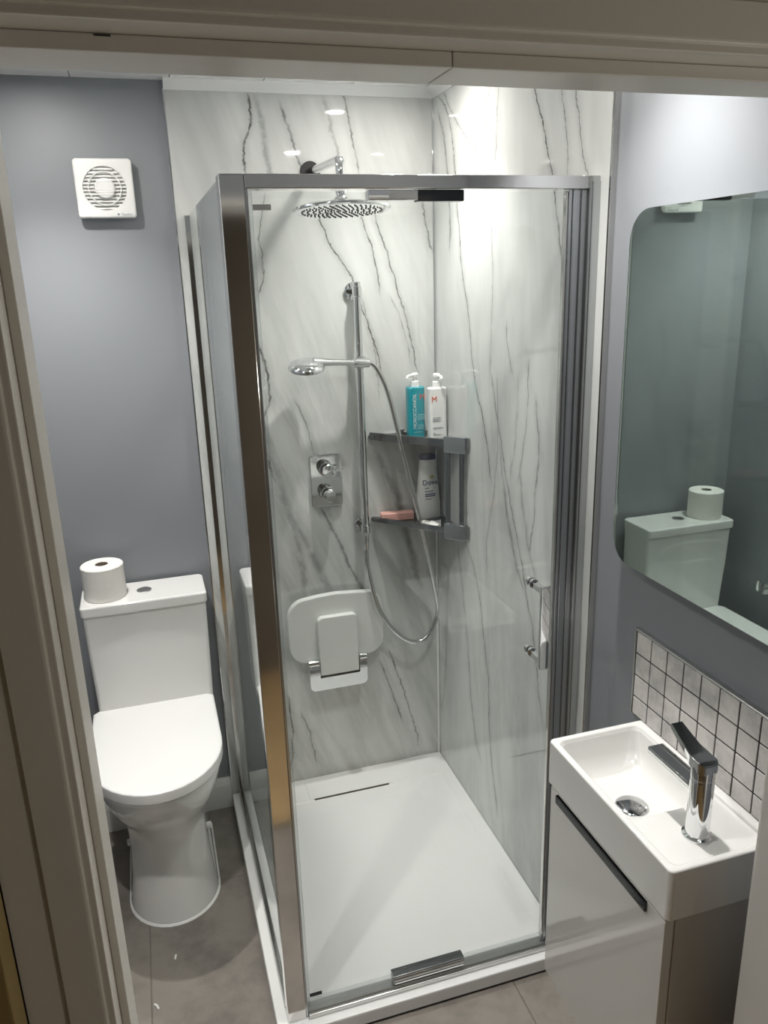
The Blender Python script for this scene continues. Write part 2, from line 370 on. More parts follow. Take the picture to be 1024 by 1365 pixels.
# walls
b = BM(); box(b, XL - 0.1, 0.11, 0.01, 0.11, 0, CZ + 0.05); wall_back = struct('wall_back', b, M_['paint'])
b = BM(); box(b, 0.01, 0.11, -1.74, 0.11, 0, CZ + 0.05); wall_right = struct('wall_right', b, M_['paint'])
b = BM(); box(b, XL - 0.1, XL, -1.74, 0.11, 0, CZ + 0.05); wall_left = struct('wall_left', b, M_['paint'])
LX, RX, HZ = -1.0057, -0.123, 1.9435          # door lining faces
b = BM()
box(b, -2.3, LX - 0.024, -1.74, YF, 0, CZ + 0.05); box(b, RX + 0.024, 0.5, -1.74, YF, 0, CZ + 0.05)
box(b, LX - 0.024, RX + 0.024, -1.74, YF, HZ + 0.024, CZ + 0.05)
wall_front = struct('wall_front', b, [M_['hall_wall'], M_['paint']])
for f in wall_front.data.polygons:
    if f.normal.y > 0.5: f.material_index = 1
# marble panels (10 mm boards on the walls)
b = BM(); box(b, -0.771, -0.003, 0.0, 0.0095, 0.0, 2.262, 0.0008, 1); finish('marble_panel', b, M_['marble_back'], wall_back)
b = BM(); box(b, 0.0, 0.0095, -0.972, -0.003, 0.0, 2.262, 0.0008, 1); finish('marble_panel', b, M_['marble_right'], wall_right)
b = BM(); box(b, -0.7745, -0.771, -0.002, 0.0095, 0, 2.262, 0.0006, 1); finish('edge_trim', b, M_['chrome'], wall_back)
b = BM(); box(b, -0.0035, 0.0095, -0.979, -0.972, 0, CZ - 0.001, 0.0008, 1); finish('edge_trim', b, M_['alu'], wall_right)
b = BM(); box(b, -0.006, -0.0005, -0.006, -0.0005, 0.045, 2.262, 0.0015, 2); finish('corner_trim', b, M_['chrome'], wall_back)
b = BM(); box(b, -0.0085, -0.0005, -0.0085, -0.0005, 0.045, 0.96, 0.003, 2); finish('sealant', b, M_['sealant'], wall_back)
# ceiling with pvc planks and the coving strip above the marble
b = BM(); box(b, XL - 0.1, 0.11, -1.70, 0.11, CZ + 0.01, CZ + 0.06); ceiling = struct('ceiling', b, M_['ceil_paint'])
px = -0.005
while px > XL:
    nx = max(px - 0.25, XL)
    b = BM(); box(b, nx + 0.001, px - 0.001, YF, 0.01, CZ, CZ + 0.0105, 0.0015, 1); finish('ceiling_plank', b, M_['pvc'], ceiling); px = nx
b = BM(); prism(b, [(0.0, 2.258), (0.0, CZ), (-0.028, CZ), (-0.026, 2.2795), (-0.006, 2.258)], 'x', -0.772, -0.002); struct('trim_2', b, M_['pvc'])
b = BM(); prism(b, [(0.0, 2.258), (0.0, CZ), (-0.028, CZ), (-0.026, 2.2795), (-0.006, 2.258)], 'y', -0.972, -0.002); struct('trim_3', b, M_['pvc'])
# skirting
def skirt(name, p0, p1, axis, face, sgn):
    t, h = 0.016, 0.113
    prof = [(face, 0.0), (face + sgn * t, 0.0), (face + sgn * t, h - 0.03), (face + sgn * t * 0.75, h - 0.024), (face + sgn * t * 0.55, h - 0.006), (face + sgn * t * 0.3, h), (face, h)]
    b = BM(); prism(b, prof, axis, p0, p1); struct(name, b, M_['skirting'])
skirt('baseboard_back', XL, -0.7755, 'x', 0.01, -1)
skirt('baseboard_left', YF, 0.01, 'y', XL, 1)
# door lining with planted stops, architrave on the hall side
b = BM(); box(b, LX - 0.024, LX, -1.752, -1.642, 0, HZ + 0.024, 0.0025, 2); struct('trim_4', b, M_['white_gloss'])
b = BM(); box(b, RX, RX + 0.024, -1.752, -1.642, 0, HZ + 0.024, 0.0025, 2); struct('trim_5', b, M_['white_gloss'])
b = BM(); box(b, LX, RX, -1.752, -1.642, HZ, HZ + 0.024, 0.0025, 2); struct('trim_6', b, M_['white_gloss'])
SX = 0.0085
b = BM(); box(b, LX, LX + SX, -1.718, -1.655, 0.0, HZ, 0.0015, 2); struct('trim_7', b, M_['white_gloss'])
b = BM(); box(b, RX - 0.010, RX, -1.718, -1.655, 0.0, HZ, 0.0015, 2); struct('trim_8', b, M_['white_gloss'])
b = BM(); box(b, LX + SX, -0.6282, -1.718, -1.655, HZ - 0.0125, HZ, 0.0015, 2); box(b, -0.6278, RX - 0.010, -1.718, -1.655, HZ - 0.0125, HZ, 0.0015, 2)
box(b, -0.9155, -0.9035, -1.7186, -1.7178, HZ - 0.0022, HZ - 0.0009, mi=1)
struct('trim_9', b, [M_['white_gloss'], M_['dark_slot']])
def arch_prof(x_in, s):   # stepped moulding, x grows outwards from the opening
    P = [(0, -1.742), (0, -1.752), (0.0015, -1.7555), (0.005, -1.757), (0.034, -1.757), (0.0365, -1.7545), (0.070, -1.754), (0.072, -1.742)]
    return [(x_in + s * a, c) for a, c in P]
b = BM(); prism(b, arch_prof(LX - 0.0065, -1), 'z', 0.0, HZ + 0.09); struct('trim_10', b, M_['white_gloss'])
b = BM(); prism(b, arch_prof(RX + 0.0065, 1), 'z', 0.0, HZ + 0.09); struct('trim_11', b, M_['white_gloss'])
b = BM(); prism(b, [(-c if False else c, HZ + 0.0065 + (a - (LX - 0.0065)) * -1) for a, c in arch_prof(LX - 0.0065, -1)], 'x', LX - 0.0065, RX + 0.0065); struct('trim_12', b, M_['white_gloss'])
# the hall the camera stands in
b = BM(); box(b, -2.3, 0.5, -2.80, -1.722, -0.06, -0.002); hall_floor = struct('floor_hall', b, M_['floor_grout'])
for i in range(18):
    x0 = -2.3 + i * 0.1556
    b = BM(); box(b, x0 + 0.001, x0 + 0.1546, -2.80, -1.723, -0.012, 0.0, 0.001, 1); finish('plank', b, M_['oak'], hall_floor)
b = BM(); box(b, -2.3, 0.5, -2.90, -2.80, 0, 2.4); struct('wall_hall_end', b, M_['hall_wall'])
b = BM(); box(b, -2.4, -2.3, -2.9, -1.74, 0, 2.4); struct('wall_hall_left', b, M_['hall_wall'])
b = BM(); box(b, 0.5, 0.6, -2.9, -1.74, 0, 2.4); struct('wall_hall_right', b, M_['hall_wall'])
b = BM(); box(b, -2.4, 0.6, -2.9, -1.641, 2.4, 2.46); struct('ceiling_hall', b, M_['hall_ceiling'])
b = BM(); box(b, -1.96, -1.0815, -1.797, -1.7595, 0.008, 1.985, 0.003, 2); struct('door_1', b, M_['oak_door'])
# ================================================================== LAMPS
for i, (x, y, k) in enumerate(DOWNLIGHTS):
    lab = ['recessed ceiling downlight above the shower tray near the marble corner', 'recessed ceiling downlight above the vanity basin and mirror',
           'recessed ceiling downlight above the toilet cistern', 'recessed ceiling downlight near the door in front of the toilet'][i]
    t = thing('ceiling_downlight', lab, 'downlight', (x, y, CZ), 'ceiling downlights')
    b = BM(); lathe(b, [(0.031, -0.001), (0.033, -0.006), (0.042, -0.005), (0.045, 0.0), (0.031, 0.0), (0.031, -0.001)], (x, y, CZ), n=40, cap0=False, cap1=False)
    finish('bezel', b, M_['chrome'], t)
    b = BM(); cyl(b, (x, y, CZ - 0.0045), (x, y, CZ - 0.0005), 0.029, n=32); finish('lamp_lens', b, M_['lens'], t)
    ld = bpy.data.lights.new('spot_lamp', 'SPOT'); ld.energy = SPOT_W * k; ld.color = SPOT_COL; ld.spot_size = math.radians(SPOT_ANGLE); ld.spot_blend = SPOT_BLEND
    ld.shadow_soft_size = 0.020
    lo = bpy.data.objects.new('spot_lamp', ld); COL.objects.link(lo); lo.parent = t; lo.location = (0, 0, -0.012)
hl = bpy.data.lights.new('hall_fill', 'POINT'); hl.energy = HALL_W; hl.color = (1, 0.95, 0.85); hl.shadow_soft_size = 0.05  # unseen fill light added in the hall to brighten the door frame
ho = bpy.data.objects.new('hall_fill', hl); COL.objects.link(ho); ho.location = (0.33, -2.5, 1.35)

# ================================================================== SHOWER TRAY
t = thing('shower_tray', 'low white rectangular shower tray inside the glass enclosure', 'shower tray', (-0.387, -0.48, 0))
TX0, TY0 = -0.775, -0.966
def rr(i0, i1, i2, i3, r, z): return [Vector((p[0], p[1], z)) for p in rrect(TX0 + i0, -0.0005 - i1, TY0 + i2, -0.0005 - i3, r)]
b = BM()
loft(b, [rr(0, 0, 0, 0, .004, .008), rr(0, 0, 0, 0, .004, .041), rr(.001, .001, .001, .001, .004, .044), rr(.004, .004, .004, .004, .004, .045),
         rr(.062, .045, .070, .125, .012, .045), rr(.068, .052, .076, .131, .012, .0425), rr(.10, .10, .12, .17, .02, .038), rr(.25, .25, .3, .35, .02, .036)])
finish('tray_body', b, M_['tray'], t, ang=0.25)
b = BM(); prism(b, rrect(TX0 + 0.004, -0.004, TY0 + 0.004, -0.004, 0.004), 'z', 0.0, 0.008); finish('sealant', b, M_['dark_slot'], t)  # near-black layer stands in for the shadow gap under the tray
b = BM(); box(b, -0.522, -0.228, -0.124, -0.016, 0.040, 0.0475, 0.0015, 2); finish('drain_cover', b, M_['tray'], t)
b = BM(); box(b, -0.508, -0.240, -0.129, -0.1235, 0.036, 0.0465); finish('drain_slot', b, M_['dark_slot'], t)

# ================================================================== GLASS ENCLOSURE
t = thing('shower_enclosure', 'framed clear glass shower enclosure with silver corner post and hinged front door', 'shower enclosure', (-0.725, -0.92, 0.045))
HS = 1.94; Z0 = 0.045
b = BM(); box(b, -0.748, -0.704, -0.938, -0.896, Z0, HS, 0.0025, 2); finish('corner_post', b, M_['alu'], t)
b = BM(); box(b, -0.704, -0.6985, -0.936, -0.905, Z0, HS - 0.002, 0.001, 1); finish('post_channel', b, M_['frame_grey'], t)
b = BM(); box(b, -0.698, -0.690, -0.926, -0.912, 0.062, 1.914, 0.002, 2); finish('magnetic_seal', b, M_['seal'], t)
b = BM(); box(b, -0.704, -0.024, -0.938, -0.900, 1.9155, HS, 0.002, 2); finish('header_rail', b, M_['alu'], t)
b = BM(); box(b, -0.024, -0.0005, -0.938, -0.895, Z0, HS, 0.0015, 2); box(b, -0.018, -0.0005, -0.9405, -0.938, Z0, HS - 0.01, 0.0008, 1); finish('wall_channel', b, M_['frame_grey'], t)
st = BM()
for (a, c, d) in ((-0.0630, -0.0555, -0.9270), (-0.0552, -0.0480, -0.9300), (-0.0478, -0.0370, -0.9265), (-0.0368, -0.0245, -0.9310)): box(st, a, c, d, -0.903, 0.062, 1.9145, 0.0012, 2)
finish('hinge_stile', st, M_['frame_grey'], t)
b = BM(); box(b, -0.6985, -0.0245, -0.944, -0.905, Z0, 0.0585, 0.003, 2); box(b, -0.6985, -0.0245, -0.936, -0.928, 0.0585, 0.0625, 0.001, 1); finish('threshold_rail', b, M_['brushed'], t)
b = BM(); box(b, -0.696, -0.0635, -0.9215, -0.9155, 0.066, 1.912); d = finish('door_glass', b, M_['glass'], t)
b = BM(); box(b, -0.696, -0.0635, -0.927, -0.9125, 0.0635, 0.082, 0.002, 1); finish('bottom_seal', b, M_['seal'], d)
b = BM(); box(b, -0.0675, -0.0628, -0.9235, -0.9135, 0.066, 1.912, 0.001, 1); finish('edge_strip', b, M_['alu'], d)
# handle on the door
b = BM()
box(b, -0.128, -0.106, -0.985, -0.973, 0.900, 1.100, 0.002, 2)
for z in (1.086, 0.916):
    box(b, -0.124, -0.110, -0.974, -0.9285, z - 0.007, z + 0.007, 0.001, 1); cyl(b, (-0.117, -0.9285, z), (-0.117, -0.9215, z), 0.0115, n=24); cyl(b, (-0.117, -0.9155, z), (-0.117, -0.904, z), 0.0115, n=24, bev=0.002)
finish('door_handle', b, M_['chrome'], d)
# pivot brackets clamped on the glass, top and bottom
b = BM(); box(b, -0.478, -0.3825, -0.934, -0.908, 1.896, 1.9145, 0.0015, 2); finish('pivot_bracket', b, M_['chrome'], d)
b = BM(); box(b, -0.3825, -0.290, -0.934, -0.908, 1.894, 1.9145, 0.0015, 2); finish('bracket_reflection', b, M_['black_chrome'], d)  # dark reflection on the chrome bracket, put in as a black piece
b = BM(); box(b, -0.440, -0.3835, -0.9355, -0.934, 1.8985, 1.912, 0.0005, 1); finish('bracket_reflection', b, M_['brushed'], d)  # paler reflection in the bracket's middle, put in as a brushed piece
b = BM(); box(b, -0.480, -0.290, -0.934, -0.908, 0.0645, 0.090, 0.0015, 2); pb = finish('pivot_bracket', b, M_['dark_alu'], d)
for za, zc in ((0.084, 0.0875), (0.075, 0.0815), (0.067, 0.072)):
    b = BM(); box(b, -0.477, -0.293, -0.9362, -0.934, za, zc, 0.0006, 1); finish('chrome_strip', b, M_['chrome'], pb)
b = BM(); box(b, -0.690, -0.657, -0.9235, -0.9205, 1.881, 1.891, 0.0008, 1); finish('glass_label', b, M_['brushed'], d)
b = BM(); box(b, -0.690, -0.660, -0.9235, -0.9205, 0.090, 0.099, 0.0006, 1); finish('glass_stop', b, M_['black'], d)
# side panel
b = BM(); box(b, -0.7425, -0.7365, -0.897, -0.012, 0.066, HS - 0.003); sd = finish('side_glass', b, M_['glass'], t)
b = BM(); box(b, -0.750, -0.729, -0.024, -0.0025, Z0, HS, 0.0015, 2); finish('wall_channel', b, M_['alu'], t)
b = BM(); box(b, -0.749, -0.730, -0.896, -0.024, Z0, 0.066, 0.0025, 2); finish('bottom_rail', b, M_['alu'], t)
b = BM(); box(b, -0.7735, -0.7495, -0.962, -0.004, Z0, 0.0478, 0.001, 2); finish('sealant', b, M_['sealant'], t)

# ================================================================== SHOWER FITTINGS
t = thing('overhead_shower', 'round chrome overhead shower head on a straight wall arm', 'shower head', (-0.381, 0, 2.05))
b = BM(); cyl(b, (-0.382, -0.0005, 2.056), (-0.382, -0.010, 2.056), 0.029, n=32, bev=0.002); finish('wall_flange', b, M_['black'], t)
b = BM(); tube(b, smooth_path([(-0.382, -0.004, 2.056), (-0.3815, -0.18, 2.050), (-0.381, -0.325, 2.044), (-0.381, -0.344, 2.039), (-0.381, -0.350, 2.022), (-0.381, -0.350, 1.985)]), 0.0115, 20); finish('shower_arm', b, M_['chrome'], t)
b = BM(); lathe(b, [(0.010, 0.052), (0.014, 0.048), (0.0155, 0.040), (0.013, 0.032), (0.010, 0.029), (0.017, 0.024), (0.021, 0.014), (0.021, 0.006)], (-0.381, -0.350, 1.930), n=28); finish('ball_joint', b, M_['chrome'], t)
TILT = Vector((0, 0.065, 1)).normalized(); HC = Vector((-0.381, -0.350, 1.930)); tu, tv = frame(TILT)
b = BM(); lathe(b, [(0.021, 0.009), (0.06, 0.006), (0.118, 0.003), (0.125, -0.001), (0.125, -0.005), (0.122, -0.008), (0.110, -0.0085), (0.002, -0.0085)], (-0.381, -0.350, 1.930), axis=TILT, n=72); hd = finish('head_disc', b, M_['chrome'], t)
b = BM(); nn = 0
for ring, cnt in ((0.012, 6), (0.027, 12), (0.042, 18), (0.057, 24), (0.072, 30), (0.087, 36), (0.101, 42)):
    for k in range(cnt):
        a = 2 * math.pi * k / cnt
        q0 = HC + tu * (ring * math.cos(a)) + tv * (ring * math.sin(a)); cyl(b, q0 - TILT * 0.0081, q0 - TILT * 0.0106, 0.0027, 0.0018, n=8)
noz = finish('nozzles', b, M_['black'], hd); noz['kind'] = 'stuff'

t = thing('riser_rail', 'tall chrome riser rail with sliding handset holder on the marble wall', 'shower rail', (-0.27, 0, 0.95))
RXX, RY = -0.2705, -0.058
b = BM(); cyl(b, (RXX, RY, 0.955), (RXX, RY, 1.748), 0.0115, n=24, bev=0.002); finish('rail', b, M_['chrome'], t)
for z, r in ((1.720, 0.027), (0.975, 0.025)):
    b = BM(); cyl(b, (RXX, -0.0005, z), (RXX, -0.012, z), r, n=32, bev=0.002); cyl(b, (RXX, -0.01, z), (RXX, RY, z), 0.012, n=20); cyl(b, (RXX, RY, z - 0.015), (RXX, RY, z + 0.015), 0.0145, n=24, bev=0.002)
    finish('wall_bracket', b, M_['chrome'], t)
b = BM(); cyl(b, (RXX, RY, 0.935), (RXX, RY, 0.957), 0.010, n=20, bev=0.0015); cyl(b, (RXX - 0.001, RY - 0.002, 0.905), (RXX - 0.001, RY - 0.002, 0.936), 0.0085, 0.0095, n=20); finish('hose_outlet', b, M_['chrome'], t)
b = BM(); box(b, RXX - 0.017, RXX + 0.017, RY - 0.019, RY + 0.017, 1.493, 1.531, 0.006, 2); cyl(b, (RXX - 0.028, -0.09, 1.513), (RXX + 0.022, -0.09, 1.510), 0.0155, 0.0135, n=24, bev=0.002)
cyl(b, (RXX + 0.018, -0.052, 1.512), (RXX + 0.033, -0.052, 1.512), 0.009, n=18, bev=0.002); finish('slider', b, M_['chrome'], t)

t = thing('hand_shower', 'chrome hand shower resting in the riser rail holder', 'hand shower', (-0.45, -0.10, 1.515))
hc = Vector((-0.447, -0.11, 1.517)); nv = Vector((0.03, 0.26, -1)).normalized()
b = BM(); lathe(b, [(0.002, -0.014), (0.030, -0.0135), (0.045, -0.008), (0.052, 0.0), (0.0545, 0.006), (0.0545, 0.010), (0.052, 0.0125), (0.002, 0.0125)], hc, axis=nv, n=48); hh = finish('head', b, M_['chrome'], t)
b = BM(); lathe(b, [(0.046, 0.0125), (0.046, 0.0135), (0.002, 0.0138)], hc, axis=nv, n=40); finish('spray_face', b, M_['grey_plastic'], hh)
b = BM()
path = [(-0.425, -0.107, 1.524), (-0.388, -0.102, 1.522), (-0.34, -0.096, 1.518), (-0.29, -0.091, 1.514), (-0.250, -0.0895, 1.510)]
rad = [0.020, 0.0135, 0.0115, 0.0115, 0.0125]
rings = []
for p, r in zip(path, rad): rings.append([Vector(p) + Vector((0, 1, 0)) * r * math.cos(2 * math.pi * k / 20) + Vector((0.03, 0, 1)) * r * 0.9 * math.sin(2 * math.pi * k / 20) for k in range(20)])
loft(b, rings); finish('handle', b, M_['chrome'], t)
b = BM()
hp = [(-0.252, -0.090, 1.510), (-0.238, -0.091, 1.506), (-0.222, -0.094, 1.485), (-0.197, -0.1, 1.425), (-0.171, -0.105, 1.312), (-0.137, -0.115, 1.15), (-0.0935, -0.12, 0.945), (-0.047, -0.10, 0.735), (-0.0385, -0.09, 0.645), (-0.0745, -0.09, 0.572), (-0.129, -0.09, 0.560), (-0.195, -0.085, 0.613), (-0.245, -0.077, 0.707), (-0.270, -0.066, 0.832), (-0.2725, -0.060, 0.908)]
sp = smooth_path(hp, 10); tube(b, sp, 0.0075, 14); finish('hose', b, M_['hose'], t)

t = thing('shower_valve', 'square chrome shower mixer plate with two round knobs', 'shower valve', (-0.383, 0, 1.138))
b = BM(); prism(b, rrect(-0.435, -0.331, 1.052, 1.224, 0.010), 'y', -0.0005, -0.0125, 0.0025); finish('face_plate', b, M_['chrome'], t)
for z, nm in ((1.178, 'upper'), (1.098, 'lower')):
    c = (-0.384, -0.012, z)
    b = BM(); lathe(b, [(0.025, 0), (0.025, 0.010), (0.0215, 0.011), (0.0215, 0.044), (0.0195, 0.046), (0.002, 0.0465)], c, axis=(0, -1, 0), n=36); kn = finish('knob', b, M_['chrome'], t)
    if nm == 'upper':
        b = BM(); cyl(b, (-0.366, -0.045, z), (-0.334, -0.045, z), 0.0042, n=14, bev=0.001); finish('knob_lever', b, M_['chrome'], kn)
        b = BM()
        for k in range(16):
            a = 2 * math.pi * k / 16; box(b, -0.0008, 0.0008, -0.05, -0.024, 0.021, 0.0226, mtx=Matrix.Translation((-0.384, 0, z)) @ Matrix.Rotation(a, 4, 'Y'))
        finish('knob_grip', b, M_['dark_alu'], kn)

# folding seat
t = thing('folding_shower_seat', 'folded up white shower seat on a chrome wall bracket', 'shower seat', (-0.383, 0, 0.6))
pts = []
def arc(cx, cz, rx, rz, a0, a1, k=8): return [(cx + rx * math.cos(math.radians(a0 + (a1 - a0) * i / k)), cz + rz * math.sin(math.radians(a0 + (a1 - a0) * i / k))) for i in range(k + 1)]
pts += arc(-0.282, 0.690, 0.062, 0.065, 8, 80)
pts += [(-0.32, 0.7585), (-0.38, 0.763), (-0.44, 0.7605)]
pts += arc(-0.484, 0.690, 0.062, 0.065, 100, 172)
pts += [(-0.5475, 0.64)]
pts += arc(-0.487, 0.583, 0.058, 0.058, 184, 270)
pts += [(-0.38, 0.524)]
pts += arc(-0.279, 0.583, 0.058, 0.058, 270, 356)
pts += [(-0.2185, 0.64)]
b = BM(); prism(b, pts, 'y', -0.030, -0.058, 0.005); finish('seat_board', b, M_['grey_plastic'], t)
pp = [(-0.452, 0.4845), (-0.318, 0.4845)] + arc(-0.336, 0.676, 0.018, 0.018, 0, 90, 5) + arc(-0.434, 0.676, 0.018, 0.018, 90, 180, 5)
b = BM(); prism(b, pp, 'y', -0.058, -0.084, 0.004); finish('seat_arm', b, M_['grey_plastic'], t)
b = BM()
q = [(-0.489, 0.528), (-0.489, 0.452)] + arc(-0.470, 0.452, 0.019, 0.019, 180, 270, 5) + arc(-0.310, 0.452, 0.019, 0.019, 270, 360, 5) + [(-0.291, 0.528), (-0.3165, 0.528), (-0.3165, 0.4785), (-0.4535, 0.4785), (-0.4535, 0.528)]
bb = bmesh.new(); f0 = [bb.verts.new((x, -0.085, z)) for x, z in q]; f1 = [bb.verts.new((x, -0.0005, z)) for x, z in q]
bb.faces.new(f0); bb.faces.new(list(reversed(f1)))
for i in range(len(q)):
    k = (i + 1) % len(q); bb.faces.new((f0[i], f1[i], f1[k], f0[k]))
bmesh.ops.recalc_face_normals(bb, faces=bb.faces); merge(b, bb)
finish('wall_bracket', b, M_['chrome'], t)
for x0, x1 in ((-0.490, -0.4545), (-0.3155, -0.290)):
    b = BM(); cyl(b, (x0, -0.074, 0.531), (x1, -0.074, 0.531), 0.0122, n=24, bev=0.0015); finish('hinge_pin', b, M_['chrome'], t)

# corner shelf
t = thing('corner_shelf', 'two tier chrome corner shelf rack in the shower corner', 'shelf', (-0.1, -0.1, 1.13))
def diag_bar(b, p, q, w, z0, z1, bev=0.0015):
    p, q = Vector((p[0], p[1], 0)), Vector((q[0], q[1], 0)); L = (q - p).length; a = math.atan2(q.y - p.y, q.x - p.x)
    box(b, 0, L, -w / 2, w / 2, z0, z1, bev, 2, mtx=Matrix.Translation(p) @ Matrix.Rotation(a, 4, 'Z'))
A, B_ = Vector((-0.232, -0.010)), Vector((-0.006, -0.268)); dv = (B_ - A).normalized()
for z, hz in ((1.262, 0.024), (0.985, 0.018)):
    b = BM(); prism(b, [(-0.228, -0.002), (-0.222, -0.018), (-0.010, -0.258), (-0.002, -0.262), (-0.002, -0.002)], 'z', z - 0.006, z); finish('shelf_plate', b, M_['shelf_glass'], t)
    b = BM(); diag_bar(b, A, B_, 0.010, z - 0.004, z - 0.004 + hz); finish('front_rail', b, M_['dark_alu'], t)
    b = BM(); box(b, -0.238, -0.008, -0.008, -0.001, z - 0.004, z + 0.010, 0.0015, 2); box(b, -0.008, -0.001, -0.270, -0.001, z - 0.004, z + 0.010, 0.0015, 2); finish('wall_rail', b, M_['chrome'], t)
    b = BM(); P0 = A + dv * 0.270; diag_bar(b, P0, B_, 0.016, z - 0.020, z + 0.030, 0.002); finish('corner_block', b, M_['chrome'], t)
    b = BM(); box(b, -0.012, -0.001, -0.284, -0.262, z - 0.012, z + 0.030, 0.002, 2); finish('wall_clamp', b, M_['dark_alu'], t)
P0 = A + dv * 0.274; P1 = B_ - dv * 0.022
for P in (P0, P1):
    b = BM(); diag_bar(b, P, P + dv * 0.014, 0.010, 1.014, 1.243); finish('upright', b, M_['dark_alu'], t)
# ---------------------------------------------------------- bottles and bits on the shelves
def face_mtx(x, y, z, rz=0.0, spin=0.0):   # text plane upright, facing -y, turned by rz
    return Matrix.Translation((x, y, z)) @ Matrix.Rotation(rz, 4, 'Z') @ Matrix.Rotation(math.radians(90), 4, 'X') @ Matrix.Rotation(spin, 4, 'Z')
def strips(name, lst, m, parent):
    b = BM()
    for x0, x1, z, y, h in lst: box(b, x0, x1, y - 0.0004, y + 0.0004, z, z + h)
    o = finish(name, b, m, parent); o['kind'] = 'stuff'; return o
def pump_bottle(x, y, hw, hd, col, label, mats, turn):
    z0, z1 = 1.2622, 1.424
    t = thing('pump_bottle', label, 'bottle', (x, y, z0), 'pump bottles on the upper shelf')
    def rg(d, z, r=0.012): return [Vector((p[0], p[1], z)) for p in rrect(x - hw + d, x + hw - d, y - hd + d, y + hd - d, r)]
    b = BM(); loft(b, [rg(.003, z0), rg(0, z0 + .003), rg(0, z1 - .003), rg(.002, z1 - .0005, .011), rg(.004, z1, .010)]); finish('bottle_body', b, col, t)
    b = BM(); lathe(b, [(0.0135, 0), (0.0135, 0.017), (0.012, 0.019), (0.006, 0.019), (0.006, 0.030), (0.011, 0.031), (0.0115, 0.039), (0.009, 0.043), (0.002, 0.0435)], (x, y, z1), n=28)
    pt = finish('pump', b, M_['white_plastic'], t)
    c, s = math.cos(turn), math.sin(turn)
    b = BM(); tube(b, [(x, y, z1 + .036), (x + c * .016, y + s * .016, z1 + .0365), (x + c * .028, y + s * .028, z1 + .034), (x + c * .031, y + s * .031, z1 + .028)], 0.0048, 12); finish('pump_spout', b, M_['white_plastic'], pt)
    return t
t1 = pump_bottle(-0.0905, -0.052, 0.0285, 0.019, M_['teal'], 'teal blue pump bottle with white pump beside white bottle on upper shelf', None, math.radians(200))
yf = -0.0715
text('brand_text', 'MOROCCANOIL', 0.0150, M_['white_print'], t1, face_mtx(-0.0985, yf, 1.348, 0, math.radians(90)), 0.0003)
text('letter_mark', 'M', 0.026, M_['orange'], t1, face_mtx(-0.0735, yf, 1.392), 0.0003)
strips('small_print', [(-0.090, -0.066, 1.336 - .0052 * i, yf, .0018) for i in range(4)] + [(-0.090, -0.070, 1.302 - .0055 * i, yf, .0018) for i in range(3)] + [(-0.104, -0.076, 1.280, yf, .0012)], M_['pale_teal_print'], t1)
t2 = pump_bottle(-0.0345, -0.098, 0.029, 0.019, M_['white_plastic'], 'white pump bottle with orange letter on upper shelf by marble corner', None, math.radians(-80))
yf = -0.1175
text('letter_mark', 'M', 0.026, M_['orange'], t2, face_mtx(-0.050, yf, 1.388), 0.0003)
strips('small_print', [(-0.055, -0.030, 1.331 - .0055 * i, yf, .0014) for i in range(3)] + [(-0.055, -0.022, 1.298, yf, .0016), (-0.055, -0.047, 1.282, yf, .0014), (-0.055, -0.030, 1.277, yf, .0014)], M_['grey_print'], t2)
# lotion bottle
bx, by, z0 = -0.050, -0.046, 0.9852
t = thing('lotion_bottle', 'white tapered body wash bottle with navy cap on lower shelf', 'bottle', (bx, by, z0))
def el(a, c, z, n=36): return [Vector((bx + a * math.copysign(abs(math.cos(2 * math.pi * k / n)) ** 0.8, math.cos(2 * math.pi * k / n)), by + c * math.copysign(abs(math.sin(2 * math.pi * k / n)) ** 0.8, math.sin(2 * math.pi * k / n)), z)) for k in range(n)]
b = BM(); loft(b, [el(.040, .021, z0), el(.0425, .0235, z0 + .004), el(.0415, .0235, z0 + .05), el(.036, .022, z0 + .11), el(.030, .020, z0 + .155), el(.0275, .0185, z0 + .185), el(.0270, .018, z0 + .199)])
finish('bottle_body', b, M_['ivory_plastic'], t)
b = BM(); loft(b, [el(.0268, .0178, z0 + .1992), el(.0275, .0182, z0 + .202), el(.0275, .0182, z0 + .212), el(.024, .016, z0 + .216)]); finish('cap', b, M_['navy'], t)
yf = by - 0.0243
text('brand_text', 'Dove', 0.024, M_['blue_print'], t, Matrix.Translation((bx, by - 0.0238, z0 + .125)) @ Matrix.Rotation(math.radians(87), 4, 'X'), 0.0006)
b = BM(); prism(b, [(bx + .002, z0 + .146), (bx + .010, z0 + .149), (bx + .014, z0 + .144), (bx + .011, z0 + .139), (bx + .003, z0 + .138), (bx - .002, z0 + .142)], 'y', by - .0222, by - .0215); finish('emblem', b, M_['gold_print'], t)
strips('small_print', [(bx - .018, bx - .004, z0 + .105, yf, .002), (bx - .018, bx + .010, z0 + .094, yf, .0022), (bx - .018, bx + .019, z0 + .084, yf, .003), (bx - .018, bx + .017, z0 + .078, yf, .003), (bx - .018, bx + .004, z0 + .068, yf, .0018)], M_['blue_print'], t)
